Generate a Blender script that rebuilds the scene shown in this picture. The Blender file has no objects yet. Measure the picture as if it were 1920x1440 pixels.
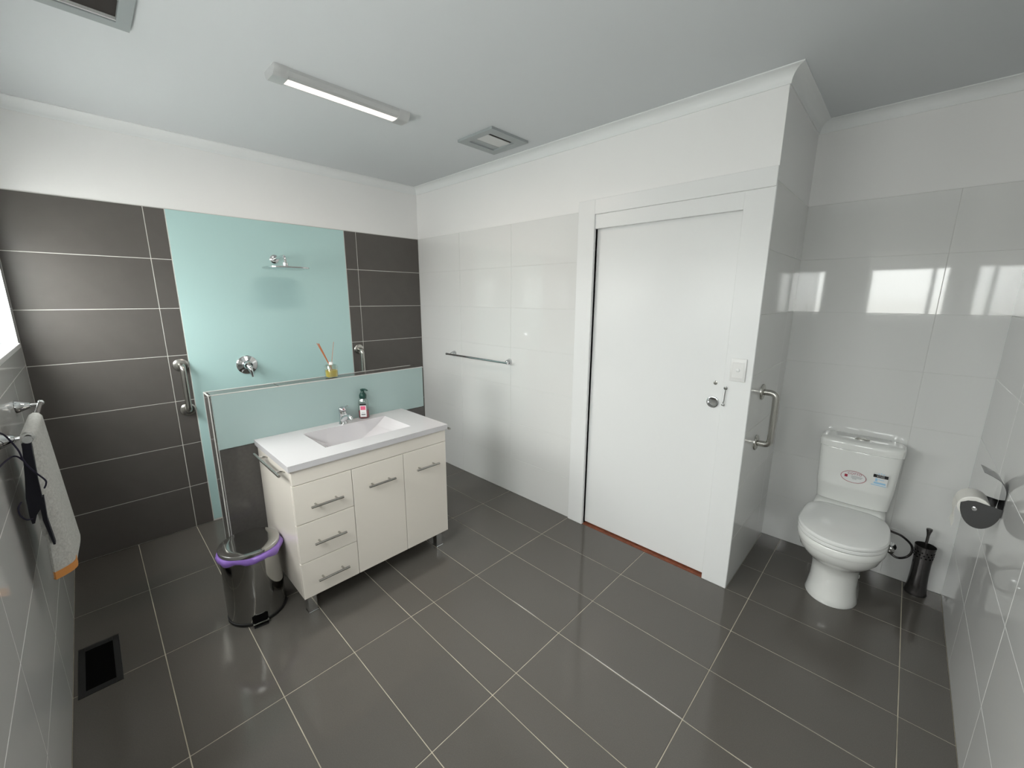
import bpy, bmesh, math, random
from mathutils import Vector, Matrix
random.seed(7)
S = bpy.context.scene
COL = S.collection
PI = math.pi

# ------------------------------------------------------------------ camera, world, lights, exposure
def cam_axes(yaw, p, r):
    f = Vector((-math.sin(yaw)*math.cos(p), math.cos(yaw)*math.cos(p), math.sin(p)))
    rt = f.cross(Vector((0, 0, 1))).normalized(); up = rt.cross(f)
    c, s = math.cos(r), math.sin(r)
    return rt*c+up*s, up*c-rt*s, f
rt, up, fw = cam_axes(0.7646, -0.2077, 0.0043)
cd = bpy.data.cameras.new('camera'); cam = bpy.data.objects.new('camera', cd); COL.objects.link(cam)
cam.matrix_world = Matrix(((rt.x, up.x, -fw.x, 3.3779), (rt.y, up.y, -fw.y, -2.2543), (rt.z, up.z, -fw.z, 1.5725), (0, 0, 0, 1)))
cd.sensor_fit = 'HORIZONTAL'; cd.sensor_width = 36.0; cd.lens = 763.437*36/1920; cd.clip_start = 0.01
S.camera = cam
S.view_settings.view_transform = 'Standard'; S.view_settings.look = 'None'
S.view_settings.gamma = 1.0; S.view_settings.use_curve_mapping = False
S.view_settings.exposure = 0.25

w = bpy.data.worlds.new('overcast_sky'); S.world = w; w.use_nodes = True
SKY_STR = 1.0
# overcast sky: brighter towards the zenith (CIE overcast, L ~ 1 + 2 sin e), plain grey ground below the horizon
wn = w.node_tree.nodes; wl = w.node_tree.links; wb = wn['Background']
tc = wn.new('ShaderNodeTexCoord'); sp = wn.new('ShaderNodeSeparateXYZ'); rp = wn.new('ShaderNodeValToRGB')
mp = wn.new('ShaderNodeMapRange'); mp.inputs['From Min'].default_value = -1; mp.inputs['From Max'].default_value = 1
wl.new(tc.outputs['Generated'], sp.inputs[0]); wl.new(sp.outputs['Z'], mp.inputs['Value']); wl.new(mp.outputs['Result'], rp.inputs['Fac']); wl.new(rp.outputs['Color'], wb.inputs[0])
SK = (1.0, 0.985, 0.955)
e = rp.color_ramp.elements
GR = .28
e[0].position = 0.0; e[0].color = (GR, GR*.97, GR*.92, 1)
e[1].position = 1.0; e[1].color = (*SK, 1)
a = e.new(.495); a.color = (GR, GR*.97, GR*.92, 1)
a = e.new(.505); a.color = (*[c/3 for c in SK], 1)
wb.inputs[1].default_value = 34.0*SKY_STR

L, W, H, D, N = 3.7286, -2.505, 2.535, 0.767, 2.867
WINS = [(0.105, 1.06), (1.55, 2.60), (2.97, 3.66)]; WZ0, WZ1 = 1.317, 2.30
for i, (a, b) in enumerate(WINS):
    ld = bpy.data.lights.new('window_portal', 'AREA'); ld.shape = 'RECTANGLE'; ld.size = b-a; ld.size_y = WZ1-WZ0
    ld.cycles.is_portal = True
    lo = bpy.data.objects.new('window_portal', ld); COL.objects.link(lo)
    lo.location = ((a+b)/2, W-0.13, (WZ0+WZ1)/2); lo.rotation_euler = (PI/2, 0, 0)   # -Z -> +Y

# ------------------------------------------------------------------ materials
def mat(name, base, rough=0.5, metal=0.0, coat=0.0, emis=None, estr=0, trans=0, ior=1.45, noise=0, nscale=20, bump=0, bscale=60, spec=0.5, alpha=1, rvar=0, sss=0):
    m = bpy.data.materials.new(name); m.use_nodes = True
    nt = m.node_tree; b = nt.nodes['Principled BSDF']
    b.inputs['Base Color'].default_value = (*base, 1); b.inputs['Roughness'].default_value = rough
    b.inputs['Metallic'].default_value = metal; b.inputs['Coat Weight'].default_value = coat; b.inputs['Coat Roughness'].default_value = 0.03
    b.inputs['IOR'].default_value = ior; b.inputs['Specular IOR Level'].default_value = spec
    b.inputs['Transmission Weight'].default_value = trans; b.inputs['Alpha'].default_value = alpha
    if sss: b.inputs['Subsurface Weight'].default_value = sss
    if emis: b.inputs['Emission Color'].default_value = (*emis, 1); b.inputs['Emission Strength'].default_value = estr
    if noise or bump or rvar:
        tc = nt.nodes.new('ShaderNodeTexCoord')
        n = nt.nodes.new('ShaderNodeTexNoise'); n.inputs['Scale'].default_value = nscale; n.inputs['Detail'].default_value = 5
        nt.links.new(tc.outputs['Object'], n.inputs['Vector'])
        if noise:
            r = nt.nodes.new('ShaderNodeValToRGB')
            r.color_ramp.elements[0].position = .3; r.color_ramp.elements[1].position = .7
            r.color_ramp.elements[0].color = (*[c*(1-noise) for c in base], 1)
            r.color_ramp.elements[1].color = (*[min(1, c*(1+noise)) for c in base], 1)
            nt.links.new(n.outputs['Fac'], r.inputs['Fac']); nt.links.new(r.outputs['Color'], b.inputs['Base Color'])
        if rvar:
            mr = nt.nodes.new('ShaderNodeMapRange'); mr.inputs['To Min'].default_value = max(0.01, rough-rvar); mr.inputs['To Max'].default_value = rough+rvar
            nt.links.new(n.outputs['Fac'], mr.inputs['Value']); nt.links.new(mr.outputs['Result'], b.inputs['Roughness'])
        if bump:
            n2 = nt.nodes.new('ShaderNodeTexNoise'); n2.inputs['Scale'].default_value = bscale; n2.inputs['Detail'].default_value = 3
            nt.links.new(tc.outputs['Object'], n2.inputs['Vector'])
            bp = nt.nodes.new('ShaderNodeBump'); bp.inputs['Strength'].default_value = bump; bp.inputs['Distance'].default_value = 0.002
            nt.links.new(n2.outputs['Fac'], bp.inputs['Height']); nt.links.new(bp.outputs['Normal'], b.inputs['Normal'])
    return m
M = {}
M['plaster'] = mat('white_plaster', (.85, .85, .845), .55, bump=.15, bscale=90)
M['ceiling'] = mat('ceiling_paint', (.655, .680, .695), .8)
M['cornice'] = mat('cornice_paint', (.80, .82, .82), .5)
M['trimw'] = mat('white_enamel', (.80, .81, .81), .32, rvar=.08, nscale=6)
M['doorw'] = mat('door_enamel', (.80, .81, .81), .30, rvar=.03, nscale=3)
M['wtile'] = mat('white_gloss_tile', (.76, .765, .755), .04, bump=.03, bscale=9, spec=.85)
M['wgrout'] = mat('white_grout', (.68, .68, .66), .8)
M['ftile'] = mat('dark_grey_polished_tile', (.106, .098, .088), .10, noise=.08, nscale=300, spec=.6)
M['fgrout'] = mat('beige_grout', (.44, .40, .32), .85, noise=.25, nscale=8)
M['gtile'] = mat('charcoal_satin_tile', (.095, .087, .081), .38, noise=.04, nscale=12, bump=.1, bscale=200)
M['ggrout'] = mat('pale_grout', (.66, .65, .62), .85)
M['gloss_dark'] = mat('charcoal_gloss_tile', (.075, .071, .067), .10, noise=.08, nscale=60)
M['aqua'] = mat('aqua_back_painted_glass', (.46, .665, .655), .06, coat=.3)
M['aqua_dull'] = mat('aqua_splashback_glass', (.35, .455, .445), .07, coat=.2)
M['chrome'] = mat('chrome', (.72, .73, .74), .08, 1)
M['brushed'] = mat('brushed_steel', (.50, .49, .46), .26, 1)
M['steel'] = mat('polished_steel', (.42, .42, .41), .10, 1, rvar=.03, nscale=10)
M['holder'] = mat('polished_steel_sheet', (.24, .24, .25), .14, 1)
M['darksteel'] = mat('dark_smoked_steel', (.10, .095, .095), .22, .8)
M['alu'] = mat('pale_edge_trim', (.60, .60, .58), .35, .3)
M['fangrey'] = mat('silver_grey_plastic', (.34, .37, .375), .45)
M['lampgrey'] = mat('silver_lamp_housing', (.55, .56, .56), .35, .3)
M['black'] = mat('black_void', (.003, .003, .003), .9, spec=.05)
M['blackpl'] = mat('black_plastic', (.012, .012, .012), .4)
M['plate'] = mat('pale_louvre', (.62, .63, .62), .5)
M['diffuser'] = mat('lit_diffuser', (.9, .85, .8), .4, emis=(1.0, .86, .79), estr=.92)
M['gel'] = mat('vanity_gelcoat', (.61, .595, .61), .10, coat=.4)
M['vanity'] = mat('vanity_gloss_cream', (.785, .735, .665), .16, coat=.5)
M['ceramic'] = mat('white_vitreous_china', (.80, .81, .79), .08, coat=.5)
M['seat'] = mat('white_toilet_seat_plastic', (.80, .81, .80), .14)
M['bag'] = mat('purple_bin_liner', (.25, .14, .48), .35, bump=.6, bscale=40, spec=.6)
M['towel'] = mat('light_grey_towel', (.50, .50, .48), .95, noise=.15, nscale=120, bump=.9, bscale=260)
M['orange'] = mat('orange_hem', (.62, .26, .07), .8)
M['cloth'] = mat('black_cloth', (.010, .010, .016), .9)
M['cord'] = mat('navy_cord', (.014, .012, .03), .8)
M['paper'] = mat('toilet_paper', (.82, .81, .77), .95, bump=.3, bscale=150)
M['switch'] = mat('white_switch_plastic', (.78, .78, .77), .3)
M['red'] = mat('red_print', (.35, .02, .05), .5)
M['greyink'] = mat('grey_print', (.35, .36, .36), .5)
M['blackink'] = mat('black_print', (.01, .01, .012), .4)
M['blue'] = mat('light_blue_print', (.35, .60, .80), .4)
M['stickw'] = mat('sticker_film', (.78, .79, .79), .25)
M['green'] = mat('dark_green_plastic', (.008, .045, .035), .3)
M['pink'] = mat('pink_print', (.70, .12, .22), .4)
M['reed'] = mat('orange_brown_reed', (.50, .17, .07), .7)
M['timber'] = mat('red_brown_timber', (.20, .06, .03), .6, noise=.3, nscale=30)
M['curtain_void'] = mat('fan_void', (.03, .025, .022), .9)
def thin_glass(name, tint, gloss=0.08, rough=0.0):
    m = bpy.data.materials.new(name); m.use_nodes = True; nt = m.node_tree; nt.nodes.clear()
    o = nt.nodes.new('ShaderNodeOutputMaterial'); mx = nt.nodes.new('ShaderNodeMixShader'); mx.inputs[0].default_value = gloss
    t = nt.nodes.new('ShaderNodeBsdfTransparent'); t.inputs[0].default_value = (*tint, 1)
    g = nt.nodes.new('ShaderNodeBsdfGlossy'); g.inputs['Roughness'].default_value = rough
    nt.links.new(t.outputs[0], mx.inputs[1]); nt.links.new(g.outputs[0], mx.inputs[2]); nt.links.new(mx.outputs[0], o.inputs[0])
    return m
M['pane'] = thin_glass('window_glass', (.95, .97, .97))
M['clear'] = thin_glass('clear_bottle_glass', (.90, .93, .92), .14, .02)
M['lightsoap'] = thin_glass('clear_pet', (.82, .86, .84), .14, .05)
M['oil'] = mat('yellow_scented_oil', (.80, .58, .07), .1, trans=.2, ior=1.3)
M['soap'] = mat('pink_red_soap', (.42, .05, .07), .15, trans=.25)
def blind_mat():
    m = bpy.data.materials.new('translucent_roller_blind'); m.use_nodes = True; nt = m.node_tree; nt.nodes.clear()
    o = nt.nodes.new('ShaderNodeOutputMaterial'); mx = nt.nodes.new('ShaderNodeMixShader'); mx.inputs[0].default_value = .22
    d = nt.nodes.new('ShaderNodeBsdfDiffuse'); d.inputs[0].default_value = (.75, .75, .73, 1)
    t = nt.nodes.new('ShaderNodeBsdfTranslucent'); t.inputs[0].default_value = (.75, .75, .74, 1)
    nt.links.new(d.outputs[0], mx.inputs[1]); nt.links.new(t.outputs[0], mx.inputs[2]); nt.links.new(mx.outputs[0], o.inputs[0]); return m
M['blind'] = blind_mat()

# ------------------------------------------------------------------ mesh helpers
def new(): return bmesh.new()
def box(bm, a, b, bev=0, seg=1):
    a, b = [min(a[i], b[i]) for i in range(3)], [max(a[i], b[i]) for i in range(3)]
    r = bmesh.ops.create_cube(bm, size=1)
    vs = r['verts']
    for v in vs: v.co = Vector([(a[i]+b[i])/2+v.co[i]*(b[i]-a[i]) for i in range(3)])
    if bev:
        es = list({e for v in vs for e in v.link_edges})
        bmesh.ops.bevel(bm, geom=es, offset=bev, segments=seg, affect='EDGES', profile=.5)
def loft(bm, rings, cap0=True, cap1=True, closed=True):
    R = [[bm.verts.new(p) for p in r] for r in rings]
    n = len(R[0])
    for i in range(len(R)-1):
        for j in range(n if closed else n-1):
            k = (j+1) % n
            bm.faces.new((R[i][j], R[i][k], R[i+1][k], R[i+1][j]))
    if closed and cap0: bm.faces.new(R[0][::-1])
    if closed and cap1: bm.faces.new(R[-1])
    return R
def frame(d):
    d = Vector(d).normalized(); a = Vector((0, 0, 1)) if abs(d.z) < .9 else Vector((1, 0, 0))
    u = d.cross(a).normalized(); return u, d.cross(u)
def cyl(bm, p0, p1, r0, r1=None, seg=24):
    if r1 is None: r1 = r0
    p0, p1 = Vector(p0), Vector(p1); u, v = frame(p1-p0)
    loft(bm, [[p+u*(r*math.cos(2*PI*k/seg))+v*(r*math.sin(2*PI*k/seg)) for k in range(seg)] for p, r in ((p0, r0), (p1, r1))])
def tube(bm, pts, r, seg=12, caps=True):
    pts = [Vector(p) for p in pts]; rings = []; u = None
    for i, p in enumerate(pts):
        d = (pts[min(i+1, len(pts)-1)]-pts[max(i-1, 0)]).normalized()
        if u is None: u, v = frame(d)
        else: u = (u-d*u.dot(d)).normalized(); v = d.cross(u)
        rr = r[i] if isinstance(r, (list, tuple)) else r
        rings.append([p+u*(rr*math.cos(2*PI*k/seg))+v*(rr*math.sin(2*PI*k/seg)) for k in range(seg)])
    loft(bm, rings, caps, caps)
def revolve(bm, prof, o, axis=(0, 0, 1), seg=32, cap0=True, cap1=True):
    o = Vector(o); ax = Vector(axis).normalized(); u, v = frame(ax)
    loft(bm, [[o+ax*h+u*(r*math.cos(2*PI*k/seg))+v*(r*math.sin(2*PI*k/seg)) for k in range(seg)] for r, h in prof], cap0, cap1)
def spline(pts, n=8):
    P = [Vector(p) for p in pts]; P = [P[0]*2-P[1]]+P+[P[-1]*2-P[-2]]; out = []
    for i in range(1, len(P)-2):
        for k in range(n):
            t = k/n
            out.append(.5*((2*P[i])+(P[i+1]-P[i-1])*t+(2*P[i-1]-5*P[i]+4*P[i+1]-P[i+2])*t*t+(3*P[i]-P[i-1]-3*P[i+1]+P[i+2])*t**3))
    out.append(P[-2]); return out
def rounded(pts, r, n=6):
    P = [Vector(p) for p in pts]; out = [P[0]]
    for i in range(1, len(P)-1):
        a = P[i]+(P[i-1]-P[i]).normalized()*r; b = P[i]+(P[i+1]-P[i]).normalized()*r
        for k in range(n+1):
            t = k/n; out.append(a*(1-t)**2+P[i]*2*t*(1-t)+b*t*t)
    out.append(P[-1]); return out
def wpos(o):
    p = Vector((0, 0, 0))
    while o: p += o.location; o = o.parent
    return p
def tomesh(bm, name, m, smooth=35, off=None):
    me = bpy.data.meshes.new(name)
    bmesh.ops.recalc_face_normals(bm, faces=bm.faces[:])
    if off is not None: bmesh.ops.translate(bm, verts=bm.verts[:], vec=-off)
    if smooth:
        for f in bm.faces: f.smooth = True
    bm.to_mesh(me); bm.free(); me.materials.append(m)
    if smooth: me.set_sharp_from_angle(angle=math.radians(smooth))
    return me
def obj(name, bm, m, parent=None, smooth=35, label=None):
    """links ONE mesh object; the bmesh is in world coordinates"""
    me = tomesh(bm, name, m, smooth, wpos(parent) if parent else None)
    o = bpy.data.objects.new(name, me); COL.objects.link(o)
    if parent: o.parent = parent
    if label: o['label'] = label
    return o
def thing(name, label, cat, loc, group=None):
    o = bpy.data.objects.new(name, None); COL.objects.link(o); o.location = loc; o.empty_display_size = .05
    o['label'] = label; o['category'] = cat
    if group: o['group'] = group
    return o
def struct(name, bm, m, smooth=None, label=None):
    o = obj(name, bm, m, None, smooth, label); o['kind'] = 'structure'; return o
TM = {}
def tile(parent, axis, face, sgn, a, b, gap, m, th=.008, name='tile', jit=.0008):
    """a tile as a part: axis = normal axis, face = coordinate of the visible face, sgn = its outward direction"""
    ax = 'xyz'.index(axis); i, j = [k for k in range(3) if k != ax]
    du, dv = b[0]-a[0]-gap, b[1]-a[1]-gap
    key = (axis, sgn, round(du, 4), round(dv, 4), m.name)
    if key not in TM:
        bm = new(); lo = [0]*3; hi = [0]*3
        lo[i], hi[i] = -du/2, du/2; lo[j], hi[j] = -dv/2, dv/2
        lo[ax], hi[ax] = (-th, 0) if sgn > 0 else (0, th)
        box(bm, lo, hi, .0009)
        TM[key] = tomesh(bm, name, m, None)
    o = bpy.data.objects.new(name, TM[key]); COL.objects.link(o); o.parent = parent
    loc = [0]*3; loc[i] = (a[0]+b[0])/2; loc[j] = (a[1]+b[1])/2; loc[ax] = face
    o.location = loc
    rot = [random.uniform(-jit, jit) for _ in range(3)]; rot[ax] = 0; o.rotation_euler = rot
    return o
def tiles(parent, axis, face, sgn, us, vs, gap, m, skip=None, **k):
    for p in range(len(us)-1):
        for q in range(len(vs)-1):
            c = ((us[p]+us[p+1])/2, (vs[q]+vs[q+1])/2)
            if skip and skip(*c): continue
            tile(parent, axis, face, sgn, (us[p], vs[q]), (us[p+1], vs[q+1]), gap, m, **k)
Z = [0, .3, .6, .9, 1.2, 1.5, 1.8, 2.1]

# ------------------------------------------------------------------ floor
bm = new(); box(bm, (-.15, W-.2, -.12), (L+.15, D+.15, -.0095)); floor = struct('floor', bm, M['black'])
bm = new(); box(bm, (0, W, -.0094), (L, .0, -.0018)); box(bm, (N, 0, -.0094), (L, D, -.0018))
obj('grout', bm, M['fgrout'], floor, None)
FX = [0, .597, 1.193, 1.791, 2.388, 2.980, 3.574, L]
FY = [W, -2.219, -1.9155, -1.6234, -1.3283, -1.1893, -.8919, -.5967, -.2995, 0]
tiles(floor, 'z', 0, 1, FX, FY, .0036, M['ftile'], jit=.0011)
tiles(floor, 'z', 0, 1, [N, 2.980, 3.574, L], [0, .2974, .5974, D], .0036, M['ftile'], jit=.0011)

# ------------------------------------------------------------------ ceiling
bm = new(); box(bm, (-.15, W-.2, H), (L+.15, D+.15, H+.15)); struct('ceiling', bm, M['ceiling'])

# ------------------------------------------------------------------ walls
PB = .006   # plaster sits this far behind the tile faces
bm = new(); box(bm, (-.15, W-.2, 0), (-.009, D+.15, 2.1008)); box(bm, (-.15, W-.2, 2.1008), (-.0015, D+.15, H)); wall_far = struct('wall_far', bm, M['plaster'])
bm = new(); box(bm, (-.009, W, 0), (-.0018, 0, 2.1005)); obj('grout', bm, M['ggrout'], wall_far, None)
tiles(wall_far, 'x', 0, 1, [W, -1.9155, -1.815], Z, .004, M['gtile'], jit=.001)
tiles(wall_far, 'x', 0, 1, [-.700, -.600, 0], Z, .004, M['gtile'], jit=.001)
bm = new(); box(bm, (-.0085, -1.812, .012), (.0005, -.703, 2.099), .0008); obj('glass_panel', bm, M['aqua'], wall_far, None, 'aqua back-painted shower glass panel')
bm = new(); box(bm, (0.0, W, 2.0995), (.0008, 0, 2.1025)); obj('edge_trim', bm, M['alu'], wall_far, None)

DX0, DX1, DZ = 1.917, 2.738, 2.072
bm = new()
box(bm, (-.009, .009, 0), (1.80, .15, 2.1008)); box(bm, (-.009, .0015, 2.1008), (N-.0015, .15, H))
box(bm, (1.80, .009, 0), (DX0, .15, 2.1008)); box(bm, (DX1, .009, 0), (N-.009, .15, 2.1008)); box(bm, (DX0, .009, DZ), (DX1, .15, 2.1008))
wall_door = struct('wall_door', bm, M['plaster'])
bm = new(); box(bm, (0, .0018, 0), (1.795, .009, 2.1005)); obj('grout', bm, M['wgrout'], wall_door, None)
tiles(wall_door, 'y', 0, -1, [-.002, .6, 1.2, 1.7945], Z, .0011, M['wtile'])

bm = new(); box(bm, (N-.15, .15, 0), (N-.009, D+.15, H)); box(bm, (N-.009, .15, 2.1008), (N-.0015, D+.15, H))
wall_return = struct('wall_return', bm, M['plaster'])
bm = new(); box(bm, (N-.009, .001, 0), (N-.0018, D, 2.1005)); obj('grout', bm, M['wgrout'], wall_return, None)
tiles(wall_return, 'x', N, 1, [.0008, .60, D+.002], Z, .0011, M['wtile'])

bm = new(); box(bm, (N-.009, D+.009, 0), (L+.15, D+.15, 2.1008)); box(bm, (N-.009, D+.0015, 2.1008), (L+.15, D+.15, H)); wall_alcove = struct('wall_alcove', bm, M['plaster'])
bm = new(); box(bm, (N, D+.0018, 0), (L, D+.009, 2.1005)); obj('grout', bm, M['wgrout'], wall_alcove, None)
tiles(wall_alcove, 'y', D, -1, [N-.002, 3.478, L+.002], Z, .0011, M['wtile'])

bm = new(); box(bm, (L+.009, W-.2, 0), (L+.15, D+.15, 2.1008)); box(bm, (L+.0015, W-.2, 2.1008), (L+.15, D+.15, H)); wall_right = struct('wall_right', bm, M['plaster'])
bm = new(); box(bm, (L+.0018, W, 0), (L+.009, D, 2.1005)); obj('grout', bm, M['wgrout'], wall_right, None)
tiles(wall_right, 'x', L, -1, [W, -2.243, -1.643, -1.043, -.443, .157, D+.002], Z, .0018, M['wtile'])

# window wall with three openings
bm = new(); Y0, Y1 = W-.16, W-.009
xs = [-.15]+[v for ab in WINS for v in ab]+[L+.15]
box(bm, (-.15, Y0, 0), (L+.15, Y1, WZ0)); box(bm, (-.15, Y0, WZ1), (L+.15, Y1, H)); box(bm, (-.009, Y1, 2.1008), (L+.009, W-.003, H))
for k in range(0, len(xs), 2): box(bm, (xs[k], Y0, WZ0), (xs[k+1], Y1, WZ1))
wall_left = struct('wall_left', bm, M['plaster'])
bm = new(); box(bm, (0, Y1, 0), (L, W-.0018, WZ0-.004)); 
tx = [0]+[v for ab in WINS for v in ab]+[L]
for k in range(0, len(tx), 2): box(bm, (tx[k], Y1, WZ0-.004), (tx[k+1], W-.0018, 2.1005))
obj('grout', bm, M['wgrout'], wall_left, None)
tiles(wall_left, 'y', W, 1, [0, .6, 1.2, 1.8, 2.4, 3.0, 3.6, L], [0, .3, .61, .91, 1.21, WZ0], .0024, M['wtile'])
for k in range(0, len(tx), 2):
    tiles(wall_left, 'y', W, 1, [tx[k], tx[k+1]], [WZ0, 1.51, 1.81, 2.1], .0024, M['wtile'])

# windows: white frame, sill board, two panes, mullion, half-lowered blind
for n, (a, b) in enumerate(WINS):
    bm = new(); t = .03; yb, yf = W-.115, W-.075
    # reveal lining
    box(bm, (a, W-.13, WZ0), (a+.012, W+.002, WZ1)); box(bm, (b-.012, W-.13, WZ0), (b, W+.002, WZ1)); box(bm, (a, W-.13, WZ1-.012), (b, W+.002, WZ1))
    # sash frame
    box(bm, (a+.012, yb, WZ0+.02), (a+.012+t, yf, WZ1-.012), .003); box(bm, (b-.012-t, yb, WZ0+.02), (b-.012, yf, WZ1-.012), .003)
    box(bm, (a+.012, yb, WZ0+.02), (b-.012, yf, WZ0+.10), .003); box(bm, (a+.012, yb, WZ1-.06), (b-.012, yf, WZ1-.012), .003)
    mx = (a+b)/2 if n < 2 else a+.54
    box(bm, (mx-.018, yb, WZ0+.10), (mx+.018, yf, WZ1-.06), .003)
    win = struct('window_%d' % (n+1), bm, M['trimw'])
    bm = new(); box(bm, (a, W-.16, WZ0-.004), (b, W+.008, WZ0+.02), .003, 2); obj('sill', bm, M['trimw'], win, None)
    for (p, q) in ((a+.042, mx-.018), (mx+.018, b-.042)):
        bm = new(); box(bm, (p, W-.098, WZ0+.10), (q, W-.094, WZ1-.06)); obj('pane', bm, M['pane'], win, None)
    bl = thing('roller_blind', ['white roller blind half lowered in window beside dark shower tiles', 'white roller blind half lowered in the middle window', 'white roller blind half lowered in window nearest the right wall'][n], 'blind', ((a+b)/2, W-.05, WZ1-.03), 'roller blinds')
    bm = new(); box(bm, (a+.02, W-.052, 1.92), (b-.02, W-.0505, WZ1-.03)); obj('fabric', bm, M['blind'], bl, None)
    bm = new(); cyl(bm, (a+.02, W-.05, WZ1-.035), (b-.02, W-.05, WZ1-.035), .018); obj('tube', bm, M['blind'], bl)
    bm = new(); box(bm, (a+.02, W-.058, 1.90), (b-.02, W-.045, 1.922), .003); obj('bottom_bar', bm, M['trimw'], bl, None)

# cornices (cove), one per wall
def cornice(n, p, q, inw, m0, m1):
    """p,q: wall line ends (x,y); inw: inward dir; m0/m1: +1 inside corner (shorten), -1 outside corner (lengthen)"""
    p, q, i = Vector((*p, 0)), Vector((*q, 0)), Vector((*inw, 0)); d = (q-p).normalized()
    e = .055; prof = [(-.003, e+.0), (.004, e+.0), (.005, e-.003)]
    for k in range(1, 8):
        a = PI/2*k/8; prof.append((.005+(e-.010)*(1-math.cos(a)), .005+(e-.008)*(1-math.sin(a))))
    prof += [(e-.003, .005), (e, .004), (e, -.003), (-.003, -.003)]
    r0 = [p+i*u+d*(m0*u)+Vector((0, 0, H-v)) for u, v in prof]; r1 = [q+i*u-d*(m1*u)+Vector((0, 0, H-v)) for u, v in prof]
    bm = new(); loft(bm, [r0, r1]); struct('trim_%d' % n, bm, M['cornice'], 40)
cornice(1, (0, W), (0, 0), (1, 0), 1, 1)
cornice(2, (0, 0), (N, 0), (0, -1), 1, -1)
cornice(3, (N, 0), (N, D), (1, 0), -1, 1)
cornice(4, (N, D), (L, D), (0, -1), 1, 1)
cornice(5, (L, D), (L, W), (-1, 0), 1, 1)
cornice(6, (L, W), (0, W), (0, 1), 1, 1)

# partition (half wall) behind the vanity
PX0, PX1, PY0, PY1, PH = .820, .930, -1.882, -.628, 1.092
bm = new(); box(bm, (PX0+.009, PY0+.009, 0), (PX1-.009, PY1-.009, PH-.009)); part = struct('wall_partition', bm, M['ggrout'])
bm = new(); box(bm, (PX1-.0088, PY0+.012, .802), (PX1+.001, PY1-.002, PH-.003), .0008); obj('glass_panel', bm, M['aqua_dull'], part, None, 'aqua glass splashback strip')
pz = [0, .2, .8]
tiles(part, 'x', PX1, 1, [PY0+.012, -1.25, PY1-.002], pz, .003, M['gloss_dark'])
tiles(part, 'x', PX0, -1, [PY0, -1.25, PY1], [0, .2, .5, .8, PH-.003], .003, M['gloss_dark'])
tiles(part, 'y', PY0, -1, [PX0, PX1-.002], [0, .24, .54, .84, PH-.003], .003, M['gloss_dark'])
tiles(part, 'y', PY1, 1, [PX0, PX1-.002], [0, .24, .54, .84, PH-.003], .003, M['gloss_dark'])
tiles(part, 'z', PH, 1, [PX0, PX1-.002], [PY0+.01, -1.56, -.96, PY1], .003, M['gloss_dark'])
bm = new()
for (x, y) in ((PX1, PY0), (PX0, PY0)): box(bm, (x-.002, y-.0012, 0), (x+.0015, y+.004, PH+.001), .0005)
box(bm, (PX0-.0025, PY0, PH-.006), (PX0+.0035, PY1-.03, PH+.0015), .0008); box(bm, (PX1-.001, PY0, PH-.004), (PX1+.0018, PY1, PH+.001), .0006)
box(bm, (PX0, PY0-.0015, PH-.004), (PX1, PY0+.005, PH+.0015), .0008)
obj('edge_trim', bm, M['alu'], part, None)

# ------------------------------------------------------------------ door
bm = new(); box(bm, (DX0-.02, .028, .012), (DX1+.04, .062, DZ-.03), .001); door = struct('door_1', bm, M['doorw'], None, 'white flush sliding door panel')
bm = new(); revolve(bm, [(.0305, 0), (.031, .006), (.028, .0085), (.0235, .008), (.020, .002), (.010, .0008), (.001, .0006)], (2.687, .028, 1.032), (0, -1, 0), 40); obj('flush_pull', bm, M['chrome'], door, 50, 'round chrome recessed flush pull')
bm = new(); revolve(bm, [(.010, 0), (.010, .002), (.004, .003), (.001, .003)], (2.690, .028, 1.136), (0, -1, 0), 20); box(bm, (2.688, .0235, 1.134), (2.692, .026, 1.150), .001); obj('lock_turn', bm, M['brushed'], door, 40, 'small metal lock turn')
# frame
def tr(n, a, b, m='trimw', bev=.002):
    bm = new(); box(bm, a, b, bev); return struct('trim_%d' % n, bm, M[m])
tr(7, (1.797, -.012, 0), (DX0, .009, 2.158))
tr(8, (DX0, -.012, DZ), (N-.0005, .009, 2.158))
tr(9, (DX1, -.006, 0), (N-.0005, .009, DZ))
tr(10, (DX0-.010, .009, 0), (DX0, .15, DZ), bev=.0005)
tr(11, (DX0, -.002, 1.990), (DX1, .020, DZ), bev=.001)
bm = new(); box(bm, (DX0-.01, .010, -.009), (DX1+.01, .15, .003), .001); box(bm, (DX0-.01, .0, -.009), (DX1+.01, .010, .0005)); struct('trim_12', bm, M['timber'])
bm = new(); box(bm, (DX0-.05, .16, 0), (N-.155, .18, 2.1)); struct('trim_13', bm, M['timber'])

# ------------------------------------------------------------------ vanity
VX0, VX1, VY0, VY1 = PX1+.0015, 1.420, -1.700, -.822
van = thing('vanity_cabinet', 'cream gloss vanity cabinet with white moulded basin top and steel bar handles', 'vanity', (1.18, -1.26, 0))
bm = new(); t = .016
box(bm, (VX0, VY0, .112), (VX1, VY0+t, .79), .001); box(bm, (VX0, VY1-t, .112), (VX1, VY1, .79), .001)
box(bm, (VX0, VY0+t, .112), (VX1, VY1-t, .112+t)); box(bm, (VX0, VY0+t, .128), (VX0+.006, VY1-t, .79)); box(bm, (VX1-.10, VY0+t, .695), (VX1, VY1-t, .71))
for y in (-1.417, -1.118): box(bm, (VX0+.01, y-.008, .128), (VX1, y+.008, .695))
obj('body', bm, M['vanity'], van, None)
bm = new(); box(bm, (VX1+.001, VY0, .714), (VX1+.019, VY1, .790), .0012); obj('apron_panel', bm, M['vanity'], van, None)
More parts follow.
